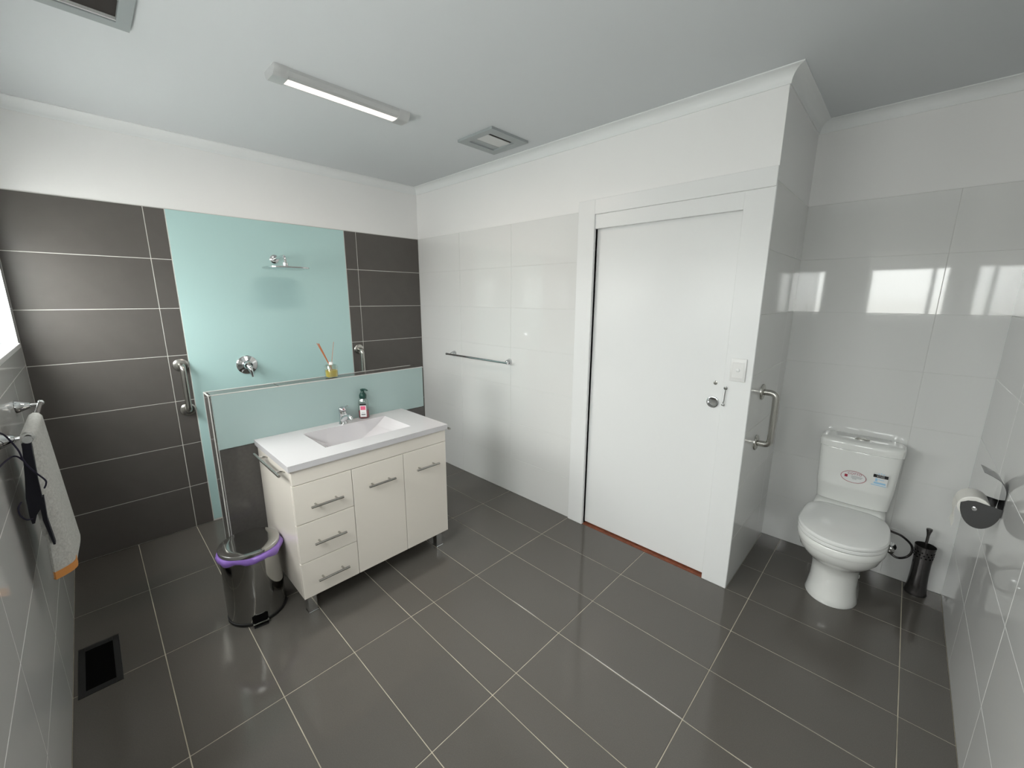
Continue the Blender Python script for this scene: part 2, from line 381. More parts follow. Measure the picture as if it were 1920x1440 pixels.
def bar_handle(par, x, y, z, ln):
    bm = new(); cyl(bm, (x+.030, y-ln/2, z), (x+.030, y+ln/2, z), .006, seg=16)
    for s in (-1, 1): cyl(bm, (x, y+s*ln*.32, z), (x+.030, y+s*ln*.32, z), .0048, seg=12)
    obj('handle', bm, M['brushed'], par, 40)
for (z0, z1, zh) in ((.112, .3045, .200), (.3075, .5085, .400), (.5115, .711, .595)):
    bm = new(); box(bm, (VX1+.001, VY0, z0), (VX1+.019, -1.4185, z1), .0012); o = obj('drawer', bm, M['vanity'], van, None)
    bar_handle(o, VX1+.019, -1.557, zh, .155)
for (y0, y1, yh) in ((-1.4155, -1.119, -1.264), (-1.116, VY1, -.970)):
    bm = new(); box(bm, (VX1+.001, y0, .112), (VX1+.019, y1, .711), .0012); o = obj('door', bm, M['vanity'], van, None)
    bar_handle(o, VX1+.019, yh, .598, .155)
for (x, y) in ((1.385, -1.655), (1.385, -.868), (.99, -1.655), (.99, -.868)):
    bm = new(); box(bm, (x-.022, y-.022, .004), (x+.022, y+.022, .112), .002); box(bm, (x-.024, y-.024, 0), (x+.024, y+.024, .006), .001)
    obj('leg', bm, M['chrome'], van, None)
# basin top: grid surface with a curved trough, plus skirt
TX0, TX1, TY0, TY1, TZ = PX1+.0015, 1.452, -1.713, -.812, .820
BX0, BX1, BY0, BY1, BD = 1.015, 1.325, -1.492, -.988, .125
def trough(y):
    s = (y-BY0)/(BY1-BY0); 
    return BD*4*s*(1-s) if 0 < s < 1 else 0
bm = new()
ys = [TY0, BY0-.003]+[BY0+(BY1-BY0)*k/40 for k in range(41)]+[BY1+.003, TY1]
xs_ = [TX0, BX0-.003, BX0, BX0+.002, BX0+.006, BX1-.006, BX1-.002, BX1, BX1+.003, TX1]
def dz(x, y):
    tt = trough(y)
    if x <= BX0 or x >= BX1: return 0
    k = min(x-BX0, BX1-x)
    return tt*(.93 if k < .003 else 1)
G = [[bm.verts.new((x, y, TZ-dz(x, y))) for y in ys] for x in xs_]
for i in range(len(xs_)-1):
    for j in range(len(ys)-1): bm.faces.new((G[i][j], G[i+1][j], G[i+1][j+1], G[i][j+1]))
# skirt
def ringpts(z, ins): return [(TX0, TY0+ins, z), (TX1-ins, TY0+ins, z), (TX1-ins, TY1-ins, z), (TX0, TY1-ins, z)]
loft(bm, [ringpts(TZ-.0002, 0), ringpts(TZ-.030, .001)], False, False)
top = obj('basin_top', bm, M['gel'], van, 30)
bm = new(); revolve(bm, [(.028, 0), (.028, .004), (.020, .006), (.001, .006)], (1.17, -1.24, TZ-BD-.0005), seg=24); obj('drain_waste', bm, M['chrome'], van)
# side towel rails on the cabinet
for s, y in ((-1, VY0), (1, VY1)):
    bm = new(); cyl(bm, (1.045, y+s*.045, .778), (1.43, y+s*.045, .778), .0065, seg=16)
    for x in (1.10, 1.36): cyl(bm, (x, y, .765), (x, y+s*.045, .776), .005, seg=12)
    obj('side_rail', bm, M['brushed'], van, 40)

# tap
TXc, TYc = .985, -1.247
tap = thing('basin_tap', 'chrome single lever mixer tap on the vanity top', 'tap', (TXc, TYc, TZ))
bm = new(); rings = []
for z, rx, ry, ox in ((0, .024, .024, 0), (.004, .024, .024, 0), (.008, .0215, .0215, 0), (.03, .021, .0205, .002), (.06, .022, .021, .002), (.078, .022, .021, -.001)):
    rings.append([(TXc+ox+rx*math.cos(a), TYc+ry*math.sin(a), TZ+z) for a in [2*PI*k/28 for k in range(28)]])
loft(bm, rings); obj('tap_body', bm, M['chrome'], tap, 50)
bm = new(); pts = spline([(TXc+.008, TYc, TZ+.028), (TXc+.045, TYc, TZ+.052), (TXc+.085, TYc, TZ+.066), (TXc+.112, TYc, TZ+.058), (TXc+.118, TYc, TZ+.045)], 5)
tube(bm, pts, [.019-.008*min(1, k/10) for k in range(len(pts))], 18); obj('spout', bm, M['chrome'], tap, 50)
bm = new(); rings = []
for z, r, ox in ((.079, .0215, 0), (.088, .022, 0), (.100, .019, -.002), (.105, .010, -.002)):
    rings.append([(TXc+ox+r*math.cos(a), TYc+r*math.sin(a), TZ+z+.12*(r*math.cos(a))) for a in [2*PI*k/28 for k in range(28)]])
loft(bm, rings)
loft(bm, [[(x, TYc+s*wd, TZ+z+dz_) for s, dz_ in ((-1, 0), (1, 0), (1, .005), (-1, .005))] for x, z, wd in ((TXc-.01, .096, .014), (TXc+.03, .106, .011), (TXc+.078, .123, .007))])
obj('lever', bm, M['chrome'], tap, 50)
bm = new(); cyl(bm, (TXc+.021, TYc, TZ+.092), (TXc+.0235, TYc, TZ+.0922), .0035, seg=12); obj('hot_cold_dot', bm, M['red'], tap)

# soap bottle
sx, sy = .962, -1.100
soap = thing('soap_bottle', 'foaming hand soap pump bottle with dark green pump and pink liquid', 'bottle', (sx, sy, TZ))
def rr_ring(cx, cy, z, hx, hy, n=32, e=3.2):
    out = []
    for k in range(n):
        a = 2*PI*k/n; c, s = math.cos(a), math.sin(a)
        out.append((cx+hx*math.copysign(abs(c)**(2/e), c), cy+hy*math.copysign(abs(s)**(2/e), s), z))
    return out
def place_ring(r, cx, cy, ang):
    c, s = math.cos(ang), math.sin(ang); return [(cx+(x-cx)*c-(y-cy)*s, cy+(x-cx)*s+(y-cy)*c, z) for x, y, z in r]
SA = math.radians(-35)
bm = new(); loft(bm, [place_ring(rr_ring(sx, sy, TZ+z, a*.72, a, e=2.8), sx, sy, SA) for z, a in ((.0005, .026), (.004, .031), (.05, .032), (.100, .031), (.118, .027), (.128, .019), (.134, .018))]); obj('bottle_body', bm, M['lightsoap'], soap, 50)
bm = new(); loft(bm, [place_ring(rr_ring(sx, sy, TZ+z, a*.72, a, e=2.8), sx, sy, SA) for z, a in ((.002, .025), (.005, .0295), (.048, .0305), (.050, .0300))]); obj('liquid', bm, M['soap'], soap, 50)
bm = new(); revolve(bm, [(.019, .128), (.0215, .132), (.022, .150), (.017, .160), (.011, .166), (.010, .178), (.013, .180), (.013, .188), (.001, .190)], (sx, sy, TZ), seg=28)
ca, sa = math.cos(math.radians(20)), math.sin(math.radians(20))
tube(bm, [(sx, sy, TZ+.185), (sx+.022*ca, sy+.022*sa, TZ+.187), (sx+.040*ca, sy+.040*sa, TZ+.183)], [.0065, .006, .004], 12); obj('pump', bm, M['green'], soap, 50)
def flat_on(cx, cy, ang, dist, u0, u1, z0, z1, th=.0006):
    """thin plate facing direction ang at distance dist from (cx,cy); u along the face"""
    n = Vector((math.cos(ang), math.sin(ang), 0)); t = Vector((-math.sin(ang), math.cos(ang), 0)); o = Vector((cx, cy, 0))+n*dist
    bm = new(); a = [o+t*u0, o+t*u1]; loft(bm, [[a[0]+Vector((0, 0, z0)), a[0]+Vector((0, 0, z1)), a[0]+n*th+Vector((0, 0, z1)), a[0]+n*th+Vector((0, 0, z0))], [a[1]+Vector((0, 0, z0)), a[1]+Vector((0, 0, z1)), a[1]+n*th+Vector((0, 0, z1)), a[1]+n*th+Vector((0, 0, z0))]])
    return bm
lab = obj('paper_label', flat_on(sx, sy, SA, .0232, -.019, .019, TZ+.012, TZ+.098), M['stickw'], soap, None)
obj('label_print', flat_on(sx, sy, SA, .0239, -.015, .015, TZ+.058, TZ+.082), M['pink'], lab, None)
obj('label_print', flat_on(sx, sy, SA, .0239, -.019, .019, TZ+.087, TZ+.098), M['blackink'], lab, None)
obj('label_print', flat_on(sx, sy, SA, .0239, -.012, .013, TZ+.026, TZ+.031), M['blackink'], lab, None)
obj('label_print', flat_on(sx, sy, SA, .0239, -.009, .010, TZ+.040, TZ+.042), M['greyink'], lab, None)

# reed diffuser
rx, ry = .885, -1.250
rd = thing('reed_diffuser', 'square glass reed diffuser with yellow oil and orange sticks on the ledge', 'diffuser', (rx, ry, PH+.0015))
RA = math.radians(0); z0 = PH+.0015
sq = lambda z, a: place_ring(rr_ring(rx, ry, z0+z, a, a, e=4.5), rx, ry, RA)
bm = new(); loft(bm, [sq(0, .028), sq(.003, .033), sq(.068, .033), sq(.078, .028), sq(.081, .012)], True, False); loft(bm, [sq(.075, .026), sq(.066, .030), sq(.006, .030)][::-1], True, False); obj('glass_bottle', bm, M['clear'], rd, 50)
bm = new(); loft(bm, [sq(.006, .0295), sq(.045, .0295)]); obj('scented_oil', bm, M['oil'], rd, 50)
bm = new(); revolve(bm, [(.0125, .079), (.0125, .094), (.009, .095), (.009, .080)], (rx, ry, z0), seg=24, cap0=False, cap1=False); obj('neck_collar', bm, M['stickw'], rd)
for (tx_, ty_, tz_) in ((.02, -.075, .235), (.012, -.066, .230), (-.01, -.058, .232), (.0, .028, .235)):
    bm = new(); tp = Vector((rx+tx_*.6, ry+ty_, z0+tz_-.02)); bt = Vector((rx-tx_*.4, ry-ty_*.30, z0+.012)); cyl(bm, bt, tp, .0019 if ty_ < 0 else .0013, seg=8); obj('reed', bm, M['reed'], rd)

# ------------------------------------------------------------------ pedal bin
bx, by = 1.176, -1.845
pbn = thing('pedal_bin', 'round polished steel pedal bin with purple liner beside the vanity', 'bin', (bx, by, 0))
bm = new(); revolve(bm, [(.128, 0), (.130, .004), (.130, .016), (.124, .018)], (bx, by, 0), seg=56); obj('base_ring', bm, M['blackpl'], pbn)
bm = new(); revolve(bm, [(.1265, .017), (.1275, .020), (.1275, .352), (.1255, .354)], (bx, by, 0), seg=64); obj('bin_body', bm, M['steel'], pbn, 40)
# lid: slightly tilted shallow dome
bm = new(); revolve(bm, [(.127, .364), (.131, .366), (.131, .380), (.1298, .3825), (.127, .3838), (.09, .3852), (.001, .3860)], (bx, by, 0), seg=64); obj('lid', bm, M['steel'], pbn, 30)
bm = new(); ns = 96; rings = []
for q, (r, z) in enumerate(((.124, .364), (.134, .365), (.138, .356), (.1355, .343), (.1300, .335))):
    ring = []
    for k in range(ns):
        a = 2*PI*k/ns; w1 = .004*math.sin(5*a+1)+.003*math.sin(11*a)+.002*math.sin(23*a+q)
        wid = .012*max(0, math.cos(a-1.15))+.016*max(0, math.cos(a+2.0))**3+.012*max(0, math.cos(a-.2))**4
        sag = -.014*(q/4)*(max(0, math.cos(a-1.3))**2+max(0, math.cos(a+2.0))**4)+.006*math.sin(7*a)*(q/4)
        rr = r+(w1+wid*.6)*(q/4 if q < 3 else .6); ring.append((bx+rr*math.cos(a), by+rr*math.sin(a), z+sag))
    rings.append(ring)
loft(bm, rings, False, False); obj('bin_liner', bm, M['bag'], pbn, 60)
pd = Vector((1, -.16, 0)).normalized(); pt = Vector((-pd.y, pd.x, 0)); bc = Vector((bx, by, 0))
bm = new()
a = bc+pd*.122; loft(bm, [[a+pt*s*.034+Vector((0, 0, z)) for s, z in ((-1, .012), (1, .012), (1, .050), (-1, .050))], [a+pd*.008+pt*s*.034+Vector((0, 0, z)) for s, z in ((-1, .012), (1, .012), (.75, .050), (-.75, .050))]]); obj('pedal_recess', bm, M['black'], pbn, None)
bm = new(); a = bc+pd*.128
loft(bm, [[a+pt*s*.030+Vector((0, 0, z)) for s, z in ((-1, .024), (1, .024), (1, .028), (-1, .028))], [a+pd*.022+pt*s*.034+Vector((0, 0, z)) for s, z in ((-1, .020), (1, .020), (1, .025), (-1, .025))]]); obj('pedal', bm, M['steel'], pbn, None)
bm = new(); a = bc+pd*.105; loft(bm, [[a+pt*s*.034+Vector((0, 0, z)) for s, z in ((-1, 0), (1, 0), (1, .009), (-1, .009))], [a+pd*.045+pt*s*.030+Vector((0, 0, z)) for s, z in ((-1, 0), (1, 0), (1, .006), (-1, .006))]]); obj('pedal_foot', bm, M['blackpl'], pbn, None)

# ------------------------------------------------------------------ shower fittings on the far wall
sh = thing('overhead_shower', 'square chrome rain shower head on a wall arm over aqua glass', 'shower head', (.0005, -1.232, 1.842))
bm = new(); revolve(bm, [(.030, 0), (.030, .004), (.022, .010), (.012, .012)], (.0005, -1.232, 1.842), (1, 0, 0), 32); obj('wall_flange', bm, M['chrome'], sh)
bm = new(); tube(bm, rounded([(.005, -1.232, 1.842), (.18, -1.232, 1.852), (.222, -1.232, 1.848), (.222, -1.232, 1.795)], .025, 8), .0095, 16); revolve(bm, [(.016, 0), (.018, .010), (.018, .022), (.010, .026)], (.222, -1.232, 1.783), seg=20); obj('arm', bm, M['chrome'], sh, 50)
bm = new(); loft(bm, [rr_ring(.222, -1.232, 1.764+z, a, a, n=56, e=6) for z, a in ((0, .121), (.002, .125), (.010, .125), (.012, .122))]); obj('rose', bm, M['chrome'], sh, 40)
mx = thing('shower_mixer', 'chrome round shower mixer with lever on aqua glass', 'tap', (.0005, -1.487, 1.097))
bm = new(); revolve(bm, [(.066, 0), (.066, .004), (.058, .011), (.034, .016), (.030, .020), (.029, .040), (.024, .050), (.001, .052)], (.0005, -1.487, 1.097), (1, 0, 0), 48); obj('cover_plate', bm, M['chrome'], mx)
bm = new(); tube(bm, [(.035, -1.487, 1.100), (.052, -1.485, 1.088), (.060, -1.480, 1.060), (.066, -1.474, 1.015)], [.015, .018, .013, .007], 14); obj('lever', bm, M['chrome'], mx, 60)

def grab_rail(label, wall_pt, z0, z1, nrm, out=.064, fr=.043, r=.0165, m='brushed', drop=0):
    n = Vector(nrm); p0 = Vector((*wall_pt, z0)); p1 = Vector((*wall_pt, z1))
    g = thing('grab_rail', label, 'grab rail', p0, 'short grab rails')
    bm = new(); tube(bm, rounded([p0+n*.002, p0+n*out, p1+n*out, p1+n*.002], .034, 9), r, 20); obj('rail', bm, M[m], g, 60)
    for p in (p0, p1):
        bm = new(); revolve(bm, [(fr, 0), (fr, .005), (fr-.003, .009), (fr-.014, .012), (r, .013)], p+n*.0005, n, 36); obj('flange', bm, M['brushed'], g, 40)
grab_rail('short vertical steel grab rail on dark tiles left of the aqua glass', (0, -1.858), .838, 1.137, (1, 0, 0))
grab_rail('short vertical steel grab rail right of the aqua glass, partly behind half wall', (0, -.645), .838, 1.137, (1, 0, 0))
grab_rail('short vertical steel grab rail on the white side wall beside the toilet', (N, .232), .795, 1.083, (1, 0, 0), .070)

def towel_rail(label, x0, x1, yw, s, z, bar_off, cats='towel rail'):
    t = thing('towel_rail', label, cats, ((x0+x1)/2, yw, z))
    bm = new(); cyl(bm, (x0, yw+s*bar_off, z), (x1, yw+s*bar_off, z), .0085, seg=18)
    for x in (x0, x1): cyl(bm, (x-.003, yw+s*bar_off, z), (x+.003, yw+s*bar_off, z), .0115, seg=18)
    obj('bar', bm, M['chrome'], t)
    for x in (x0+.035, x1-.035):
        bm = new(); revolve(bm, [(.027, 0), (.027, .003), (.012, .040), (.009, .042), (.006, .042), (.006, bar_off)], (x, yw+s*.0005, z), (0, s, 0), 28); obj('bracket', bm, M['chrome'], t)
    return t
towel_rail('slim chrome towel rail on the white tiles left of the door', .47, 1.225, 0, -1, 1.087, .062)
towel_rail('chrome towel rail on the window wall holding a grey towel', .725, 1.400, W, 1, 1.122, .070)

# ------------------------------------------------------------------ towel and black garment on the window wall rail
def sheet(bm, rows, th):
    """rows: grid of points -> thin solid"""
    R = len(rows); Cn = len(rows[0]); P = [[Vector(p) for p in r] for r in rows]
    Nn = [[None]*Cn for _ in range(R)]
    for i in range(R):
        for j in range(Cn):
            a = P[min(i+1, R-1)][j]-P[max(i-1, 0)][j]; b = P[i][min(j+1, Cn-1)]-P[i][max(j-1, 0)]
            n = a.cross(b); Nn[i][j] = n.normalized() if n.length > 1e-9 else Vector((0, 1, 0))
    A = [[bm.verts.new(P[i][j]+Nn[i][j]*th/2) for j in range(Cn)] for i in range(R)]
    B = [[bm.verts.new(P[i][j]-Nn[i][j]*th/2) for j in range(Cn)] for i in range(R)]
    for i in range(R-1):
        for j in range(Cn-1):
            bm.faces.new((A[i][j], A[i+1][j], A[i+1][j+1], A[i][j+1])); bm.faces.new((B[i][j], B[i][j+1], B[i+1][j+1], B[i+1][j]))
    for i in range(R-1):
        for j in (0, Cn-1): bm.faces.new((A[i][j], A[i+1][j], B[i+1][j], B[i][j]))
    for j in range(Cn-1):
        for i in (0, R-1): bm.faces.new((A[i][j], A[i][j+1], B[i][j+1], B[i][j]))
RY, RZ = W+.070, 1.122
tw = thing('hand_towel', 'light grey hand towel with orange hem draped over the rail', 'towel', (1.22, RY, RZ))
def towel_pt(s, t):
    """s: drape 0 (back hem) .. 1 (front hem); t: 0 far .. 1 near"""
    x = 1.05+.325*t
    if s < .35:
        k = s/.35; z = .78+(RZ-.78)*k; y = RY-.013-.006*math.sin(9*t)*(1-k)
    elif s < .45:
        a = PI*(s-.35)/.10; z = RZ+.016*math.sin(a); y = RY-.014*math.cos(a)
    else:
        k = (s-.45)/.55; z = RZ-(RZ-.612)*k; y = RY+.014+k*(.020+.004*math.sin(5*t+1))
        c = max(0, (t-.80)/.20); y -= c*c*(.012+.040*k); x -= .004*c*c
        x -= .03*k*t*0; z += .0
    return (x, y, z)
NS, NT = 44, 26
bm = new(); sheet(bm, [[towel_pt(i/(NS-1), j/(NT-1)) for j in range(NT)] for i in range(NS)], .010); obj('cloth', bm, M['towel'], tw, 70)
bm = new(); sheet(bm, [[towel_pt(1-.030*(3-i)/3, .72+.28*j/(NT-1)) for j in range(NT)] for i in range(4)], .0125)
bmesh.ops.translate(bm, verts=bm.verts[:], vec=(0.0005, 0, -.004)); obj('hem_band', bm, M['orange'], tw, 70, 'orange hem band')
gm = thing('black_swimsuit', 'black strappy garment hanging from the near end of the towel rail', 'clothing', (1.40, RY, RZ))
bm = new()
prof = [(-.0, .010, 1.110), (0, .010, 1.09), (0, .013, 1.0), (0, .017, .93), (0, .017, .895), (0, .008, .865), (0, .003, .838)]
cen = [-2.440, -2.441, -2.447, -2.452, -2.453, -2.463, -2.466]
loft(bm, [[(x, cen[i]+s*p[1], p[2]) for x, s in ((1.379, -1), (1.398, -1), (1.398, 1), (1.379, 1))] for i, p in enumerate(prof)])
loft(bm, [[(x, y+s*wd, z) for x, s in ((1.365, -1), (1.395, -1), (1.395, 1), (1.365, 1))] for y, z, wd in ((-2.438, .92, .006), (-2.441, .84, .005), (-2.434, .745, .0025))])
obj('cloth', bm, M['cloth'], gm, 60)
def cpts(l): return l
bm = new()
c1 = [(1.50, -2.487, 1.185), (1.43, -2.475, 1.155), (1.42, -2.457, 1.10), (1.42, -2.451, 1.059), (1.42, -2.436, 1.02), (1.42, -2.418, .985), (1.42, -2.418, .970), (1.412, -2.424, .955)]
c2 = [(1.52, -2.495, 1.075), (1.43, -2.476, 1.080), (1.42, -2.462, 1.078), (1.42, -2.449, 1.056)]
c3 = [(1.41, -2.464, .86), (1.42, -2.476, .866), (1.42, -2.486, .885), (1.42, -2.486, .91), (1.41, -2.478, .925)]
for c in (c1, c2, c3): tube(bm, spline(c, 6), .0024, 8)
obj('strap', bm, M['cord'], gm, 60, 'thin navy straps')

# ------------------------------------------------------------------ toilet
TC = 3.290
wc = thing('toilet', 'white close-coupled toilet with closed lid and stickers on the cistern', 'toilet', (TC, .45, 0))
def dring(z, yf, yb, hw, n=48, eb=4.0, ef=2.0, mid=None):
    ym = mid if mid is not None else yf+(hw*1.15)
    out = []
    for k in range(n):
        a = 2*PI*k/n; c, s = math.cos(a), math.sin(a)
        e = ef if s < 0 else eb
        x = hw*math.copysign(abs(c)**(2/e), c); y = (ym-yf)*math.copysign(abs(s)**(2/e), s) if s < 0 else (yb-ym)*math.copysign(abs(s)**(2/e), s)
        out.append((TC+x, ym+y, z))
    return out
bm = new()
secs = [(0, .232, .66, .112), (.006, .230, .66, .114), (.03, .238, .66, .108), (.09, .250, .66, .101), (.16, .252, .66, .100), (.205, .238, .66, .106), (.235, .205, .66, .122), (.265, .160, .67, .146), (.30, .125, .68, .166), (.335, .110, .70, .176), (.346, .108, .71, .178)]
loft(bm, [dring(*s) for s in secs]); obj('pan', bm, M['ceramic'], wc, 50)
bm = new(); loft(bm, [dring(.344, .104, .71, .180), dring(.352, .100, .71, .183), dring(.378, .100, .71, .184), dring(.384, .104, .71, .181)]); obj('pan_rim', bm, M['ceramic'], wc, 40)
bm = new(); box(bm, (TC-.16, .56, .30), (TC+.16, .755, .43), .03, 4); obj('pan_back', bm, M['ceramic'], wc, 50)
bm = new(); loft(bm, [dring(.387, .103, .575, .179), dring(.390, .099, .578, .184), dring(.400, .099, .578, .184), dring(.404, .103, .575, .181)]); obj('seat', bm, M['seat'], wc, 40)
bm = new(); loft(bm, [dring(.406, .103, .578, .180), dring(.409, .099, .580, .185), dring(.418, .099, .580, .185), dring(.425, .106, .575, .180), dring(.431, .14, .56, .155), dring(.434, .20, .52, .11), dring(.435, .28, .46, .05)]); obj('seat_lid', bm, M['seat'], wc, 35)
def cring(z, yf, hw, yb=.757, n=48, bow=.018, e=7):
    out = []; cy = (yf+yb)/2; hy = (yb-yf)/2
    for k in range(n):
        a = 2*PI*k/n; c, s = math.cos(a), math.sin(a)
        x = hw*math.copysign(abs(c)**(2/e), c); y = hy*math.copysign(abs(s)**(2/e), s)
        if y < 0: y += bow*(x/hw)**2
        out.append((TC+.004+x, cy+y, z))
    return out
CF = .585
bm = new(); loft(bm, [cring(.428, CF+.035, .152), cring(.434, CF+.026, .160), cring(.50, CF+.016, .165), cring(.528, CF+.003, .168), cring(.545, CF, .169), cring(.745, CF-.002, .177), cring(.752, CF, .176)]); obj('cistern', bm, M['ceramic'], wc, 40)
bm = new(); loft(bm, [cring(.7535, CF-.004, .177), cring(.757, CF-.009, .182), cring(.790, CF-.009, .183), cring(.800, CF-.004, .179), cring(.806, CF+.015, .165), cring(.808, CF+.04, .13)]); obj('cistern_lid', bm, M['ceramic'], wc, 50)
bm = new()
loft(bm, [[(TC+.004+r*1.35*math.cos(a), .665+r*math.sin(a), z) for a in [2*PI*k/32 for k in range(32)]] for r, z in ((.024, .806), (.024, .8115), (.021, .8135))]); obj('flush_button', bm, M['brushed'], wc, 40)
bm = new(); revolve(bm, [(.010, 0), (.010, .003), (.001, .004)], (TC+.100, .46, .10), (1, 0, 0), 16); obj('screw_cap', bm, M['seat'], wc)
for s in (-1, 1):
    bm = new(); cyl(bm, (TC+s*.075-.018, .572, .415), (TC+s*.075+.018, .572, .415), .011, seg=16); obj('hinge', bm, M['seat'], wc)
# stickers
def plane_text(txt, size, m, x, y, z, parent, name='lettering', th=.0002, bold=0):
    cu = bpy.data.curves.new('lettering', 'FONT'); cu.body = txt; cu.size = size; cu.align_x = 'CENTER'; cu.align_y = 'CENTER'; cu.extrude = th; cu.offset = bold
    to = bpy.data.objects.new('tmp', cu); COL.objects.link(to)
    bpy.context.view_layer.update()
    me = bpy.data.meshes.new_from_object(to.evaluated_get(bpy.context.evaluated_depsgraph_get()))
    bpy.data.objects.remove(to)
    me.transform(Matrix.Translation(Vector((x, y, z))-wpos(parent)) @ Matrix.Rotation(PI/2, 4, 'X'))
    me.materials.clear(); me.materials.append(m)
    o = bpy.data.objects.new(name, me); COL.objects.link(o); o.parent = parent; return o
def ydisc(bm, cx, y, cz, rx, rz, n=48, th=.0006):
    loft(bm, [[(cx+rx*math.cos(2*PI*k/n), yy, cz+rz*math.sin(2*PI*k/n)) for k in range(n)] for yy in (y+th, y)])
def yring(bm, cx, y, cz, rx, rz, wd, n=48, th=.0008):
    loops = []
    for (d, yy) in ((0, y+th), (0, y), (-wd, y), (-wd, y+th)):
        loops.append([(cx+(rx+d)*math.cos(2*PI*k/n), yy, cz+(rz+d)*math.sin(2*PI*k/n)) for k in range(n)])
    loft(bm, loops+[loops[0]], False, False)
ycs = CF-.0026
sxx, szz = 3.288, .608
bm = new(); ydisc(bm, sxx, ycs, szz, .055, .034); st = obj('sticker', bm, M['stickw'], wc, None, 'oval sticker with a dark red rim')
bm = new(); yring(bm, sxx, ycs-.0006, szz, .055, .034, .0022); obj('printed_rim', bm, M['red'], st, None)
plane_text('COTTO', .017, M['red'], sxx+.004, ycs-.0004, szz+.018, st)
for q, (u, v, wd) in enumerate(((.018, .004, .03), (.016, -.003, .028), (.008, -.010, .014))):
    bm = new(); box(bm, (sxx+u-wd*.9, ycs-.0004, szz+v-.0015), (sxx+u+wd*.9-.006, ycs+.0002, szz+v+.0015)); obj('printed_line', bm, M['greyink'], st, None)
bm = new(); box(bm, (sxx-.038, ycs-.0004, szz-.006), (sxx-.025, ycs+.0002, szz+.009)); obj('printed_block', bm, M['red'], st, None)
wx, wz = 3.398, .636
bm = new(); box(bm, (wx-.030, ycs+.0006, wz-.045), (wx+.030, ycs+.0050, wz+.022)); st = obj('sticker', bm, M['stickw'], wc, None, 'water rating sticker with black band and blue print')
bm = new()
for (u, v) in ((-.018, .020), (-.009, .027), (.001, .030), (.011, .027)):
    loft(bm, [[(wx+u+(.0042 if k % 2 == 0 else .0018)*math.sin(2*PI*k/10), yy, wz+v-.006+(.0042 if k % 2 == 0 else .0018)*math.cos(2*PI*k/10)) for k in range(10)] for yy in (ycs+.001, ycs-.0002)])
obj('printed_star', bm, M['blue'], st, None)
bm = new(); box(bm, (wx-.030, ycs-.0002, wz), (wx+.030, ycs+.001, wz+.017)); obj('printed_band', bm, M['blackink'], st, None)
plane_text('WATER\nRATING', .0085, M['stickw'], wx, ycs-.0006, wz+.0105, st)
bm = new(); box(bm, (wx-.020, ycs-.0002, wz-.022), (wx-.011, ycs+.001, wz-.005)); box(bm, (wx-.024, ycs-.0002, wz-.036), (wx+.024, ycs+.001, wz-.026)); box(bm, (wx-.034, ycs-.0002, wz-.045), (wx+.028, ycs+.001, wz-.041)); box(bm, (wx-.008, ycs-.0002, wz-.012), (wx+.016, ycs+.001, wz-.009)); obj('printed_panel', bm, M['blue'], st, None)

# water supply
ws = thing('water_stop_tap', 'chrome wall stop tap with flexible hose right of the toilet', 'tap', (3.497, D, .19))
bm = new(); revolve(bm, [(.026, 0), (.026, .004), (.012, .012), (.011, .045)], (3.497, D-.0005, .19), (0, -1, 0), 24); tube(bm, [(3.497, D-.035, .20), (3.497, D-.035, .165)], .010, 12); obj('valve_body', bm, M['chrome'], ws)
bm = new(); revolve(bm, [(.009, .045), (.018, .048), (.018, .062), (.010, .066)], (3.497, D-.0005, .19), (0, -1, 0), 12); obj('handwheel', bm, M['steel'], ws)
bm = new(); tube(bm, spline([(3.425, .72, .43), (3.44, .72, .34), (3.475, .715, .305), (3.53, .730, .285), (3.575, .751, .24), (3.583, .753, .195), (3.565, .748, .160), (3.53, .725, .152), (3.497, D-.035, .165)], 8), .006, 10); obj('braided_hose', bm, M['darksteel'], ws, 60)

# toilet brush
tb = thing('toilet_brush', 'dark metal toilet brush holder with upright handle against the wall', 'toilet brush', (3.625, .694, 0))
bm = new(); revolve(bm, [(.046, 0), (.047, .006), (.044, .012), (.0395, .06), (.037, .12), (.037, .19), (.0395, .245), (.043, .285), (.0415, .285), (.036, .23), (.034, .10)], (3.625, .694, 0), seg=40, cap1=True); obj('holder', bm, M['darksteel'], tb, 50)
hbm = bmesh.new(); revolve(hbm, [(.0038, 0), (.0038, .0012)], (0, 0, 0), (1, 0, 0), 10); hme = tomesh(hbm, 'hole', M['black'], None)
for r_ in range(3):
    for k in range(14):
        a = 2*PI*(k+.5*(r_ % 2))/14; rr = (.0385, .0392, .0402)[r_]
        h = bpy.data.objects.new('hole', hme); COL.objects.link(h); h.parent = tb; h.location = (rr*math.cos(a), rr*math.sin(a), .225+.015*r_); h.rotation_euler = (0, 0, a)
bm = new(); cyl(bm, (3.625, .694, .10), (3.625, .694, .355), .0062, seg=14); revolve(bm, [(.0062, .345), (.0085, .36), (.0125, .378), (.0120, .384), (.001, .385)], (3.625, .694, 0), seg=18); obj('handle', bm, M['darksteel'], tb, 50)

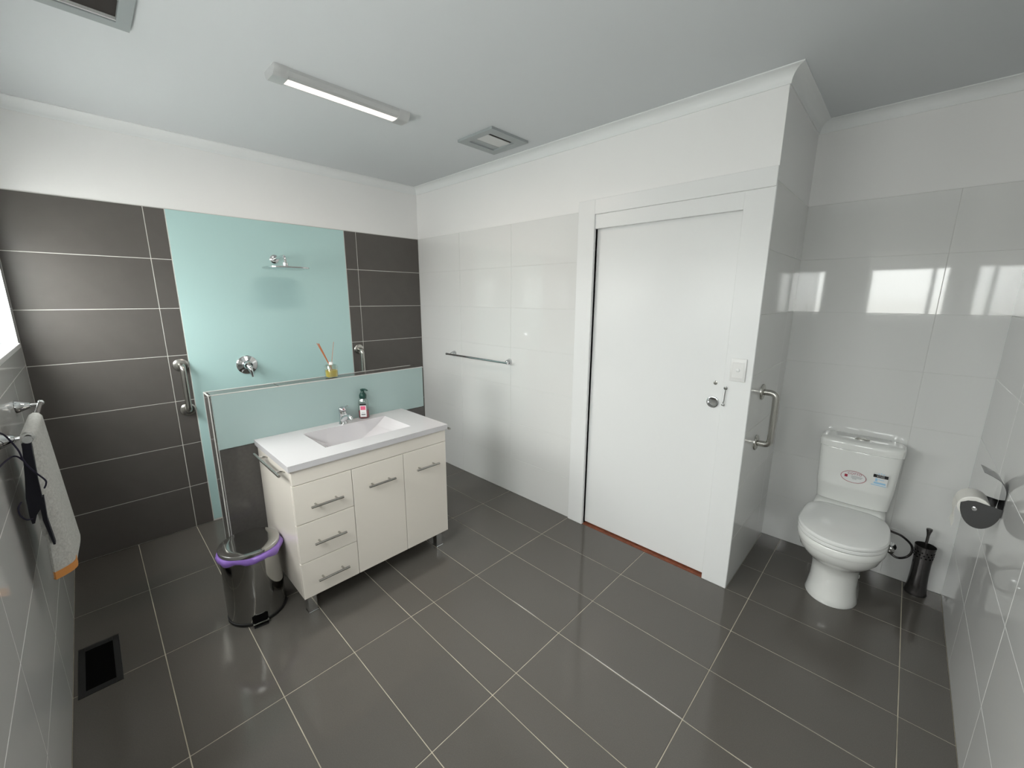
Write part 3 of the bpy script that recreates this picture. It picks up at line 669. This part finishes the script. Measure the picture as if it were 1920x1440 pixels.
# toilet roll holder
th_ = thing('toilet_roll_holder', 'curved polished steel toilet roll holder on the right wall', 'toilet roll holder', (L, 0, .86))
bm = new(); prof = spline([(L-.0015, .795, 0), (L-.0015, .86, 0), (L-.0045, .90, 0), (L-.018, .928, 0), (L-.040, .944, 0), (L-.066, .956, 0)], 6)
P2 = []
rings = []
for i, p in enumerate(prof):
    a = prof[max(0, i-1)]; b = prof[min(len(prof)-1, i+1)]; dx, dzz = b[0]-a[0], b[1]-a[1]; l = math.hypot(dx, dzz); nx, nz = -dzz/l*.0006, dx/l*.0006
    rings.append([(p[0]+nx, -.05, p[1]+nz), (p[0]+nx, .05, p[1]+nz), (p[0]-nx, .05, p[1]-nz), (p[0]-nx, -.05, p[1]-nz)])
loft(bm, rings); obj('curved_strip', bm, M['holder'], th_, 50)
for y in (-.056, .056):
    bm = new(); cx, cz = L-.0535, .830
    pts = [(L-.002, cz)]+[(cx+.052*math.cos(a), cz-.004-.088*math.sin(a)) for a in [PI*k/24 for k in range(25)]]+[(L-.088, cz+.008), (L-.070, cz+.012)]
    loft(bm, [[(x, y-.0007, z) for x, z in pts], [(x, y+.0007, z) for x, z in pts]]); obj('side_plate', bm, M['holder'], th_, None)
bm = new(); cyl(bm, (L-.069, -.060, .812), (L-.069, .058, .812), .004, seg=12); revolve(bm, [(.007, 0), (.007, .003), (.001, .005)], (L-.069, -.0567, .812), (0, -1, 0), 14); obj('spindle', bm, M['chrome'], th_)
tr_ = thing('toilet_roll', 'white toilet paper roll in the steel holder on the right wall', 'toilet roll', (L-.069, 0, .812))
bm = new(); cx, cz = L-.069, .812
loops = []
for r, y in ((.019, -.050), (.041, -.050), (.043, -.048), (.043, .048), (.041, .050), (.019, .050)):
    loops.append([(cx+r*math.cos(2*PI*k/40), y, cz+r*math.sin(2*PI*k/40)) for k in range(40)])
loft(bm, loops+[loops[0]], False, False); obj('paper_roll', bm, M['paper'], tr_, 40)
bm = new(); sheet(bm, [[(cx-.0437-.003*math.sin(k*.8), -.048+.096*j/3, cz-.095*k/8) for j in range(4)] for k in range(9)], .0006); obj('loose_sheet', bm, M['paper'], tr_, 60)

# ------------------------------------------------------------------ small wall items
sw = thing('light_switch', 'white vertical light switch plate on the door jamb', 'light switch', (2.801, -.006, 1.223))
bm = new(); box(bm, (2.765, -.0145, 1.165), (2.837, -.006, 1.281), .0025, 2); obj('plate', bm, M['switch'], sw, 40)
bm = new(); box(bm, (2.775, -.0158, 1.183), (2.827, -.0140, 1.263), .0008); obj('inner_plate', bm, M['switch'], sw, None)
bm = new(); revolve(bm, [(.0095, 0), (.0095, .002), (.0075, .0035), (.001, .004)], (2.801, -.0158, 1.223), (0, -1, 0), 20); obj('rocker', bm, M['trimw'], sw)
hk = thing('hook_latch', 'small metal hook and eye latch on the jamb beside the flush pull', 'latch', (2.752, -.006, 1.12))
bm = new(); revolve(bm, [(.009, 0), (.009, .002), (.005, .004), (.004, .010)], (2.752, -.006, 1.122), (0, -1, 0), 16); obj('eye_plate', bm, M['steel'], hk)
bm = new(); tube(bm, spline([(2.752, -.014, 1.134), (2.755, -.016, 1.122), (2.7535, -.015, 1.09), (2.7525, -.015, 1.055), (2.749, -.015, 1.045), (2.756, -.015, 1.037), (2.754, -.015, 1.030), (2.744, -.013, 1.032), (2.742, -.010, 1.034)], 5), .0022, 8); obj('hook', bm, M['steel'], hk, 60)

# floor vent
fv = thing('floor_vent', 'black rectangular floor vent near the window wall', 'vent', (1.055, -2.422, 0))
x0, x1, y0, y1 = .888, 1.222, -2.490, -2.356
bm = new()
for a, b in (((x0, y0), (x1, y0+.022)), ((x0, y1-.022), (x1, y1)), ((x0, y0+.022), (x0+.030, y1-.022)), ((x1-.030, y0+.022), (x1, y1-.022))): box(bm, (*a, -.0005), (*b, .0025), .0006)
obj('frame', bm, M['blackpl'], fv, None)
bm = new(); box(bm, (x0+.030, y0+.022, .0002), (x1-.030, y1-.022, .0006)); obj('opening', bm, M['black'], fv, None)

# ------------------------------------------------------------------ ceiling fittings
lp = thing('ceiling_light', 'slim silver tube ceiling light, lit warm white', 'light', (1.25, -1.21, H))
def lprof(y, k=1.0, z1=.039):
    pts = [(-.064, 0), (.064, 0), (.061, .012), (.050, .028), (.040, z1-.003), (.030, z1), (-.030, z1), (-.040, z1-.003), (-.050, .028), (-.061, .012)]
    return [(1.25+u*k, y, H-v) for u, v in pts]
bm = new(); loft(bm, [lprof(-1.49, .95, .034), lprof(-.95, .95, .034)]); obj('housing', bm, M['lampgrey'], lp, None)
for a, b in ((-1.548, -1.488), (-.952, -.890)):
    bm = new(); loft(bm, [lprof(a, .96), lprof(a+.004), lprof(b-.004), lprof(b, .96)]); obj('end_cap', bm, M['lampgrey'], lp, 30)
bm = new()
dp = lambda y: [(1.25+.047*math.cos(PI*k/12), y, H-.016-.0225*math.sin(PI*k/12)) for k in range(13)]
loft(bm, [dp(-1.488), dp(-.952)]); obj('diffuser', bm, M['diffuser'], lp, 40)

ll = bpy.data.lights.new('tube_light', 'AREA'); ll.shape = 'RECTANGLE'; ll.size = .50; ll.size_y = .05; ll.energy = 5.5; ll.color = (1, .84, .74)
lo = bpy.data.objects.new('tube_light', ll); COL.objects.link(lo); lo.location = (1.25, -1.22, H-.0405); lo.rotation_euler = (0, 0, PI/2)
def ceil_fan(name, label, x0, x1, y0, y1, ix0, ix1, iy0, iy1, kind):
    t = thing(name, label, 'vent', ((x0+x1)/2, (y0+y1)/2, H), 'grey ceiling vents')
    bm = new(); z = H-.014
    for a, b in (((x0, y0), (x1, iy0)), ((x0, iy1), (x1, y1)), ((x0, iy0), (ix0, iy1)), ((ix1, iy0), (x1, iy1))): box(bm, (*a, H), (*b, z))
    obj('frame', bm, M['fangrey'], t, None)
    bm = new(); box(bm, (ix0, iy0, H-.0006), (ix1, iy1, H-.0002)); obj('opening', bm, M['curtain_void'], t, None)
    if kind == 'fan':
        bm = new(); xa, xb, xc = ix0, ix0+.052, ix1-.036
        box(bm, (xb, iy0, H-.006), (xc, iy1, H-.003)); obj('louvre', bm, M['plate'], t, None)
        bm = new(); box(bm, (xa, iy0, H-.007), (xb, iy1, H-.002)); obj('side_louvre', bm, M['fangrey'], t, None)
    else:
        bm = new(); box(bm, (ix0+.004, iy0, H-.011), (ix0+.010, iy1, H-.0008)); obj('louvre', bm, M['plate'], t, None)
        bm = new(); box(bm, (ix1-.07, iy0, H-.011), (ix1-.064, iy1, H-.0008)); obj('louvre', bm, M['plate'], t, None)
ceil_fan('exhaust_fan', 'square grey exhaust fan on the ceiling near the door wall', 1.196, 1.506, -.478, -.166, 1.252, 1.442, -.432, -.222, 'fan')
ceil_fan('ceiling_vent', 'square grey ceiling vent at the top left edge of the photo', 1.160, 1.47, -2.29, -1.983, 1.205, 1.425, -2.245, -2.022, 'vent')
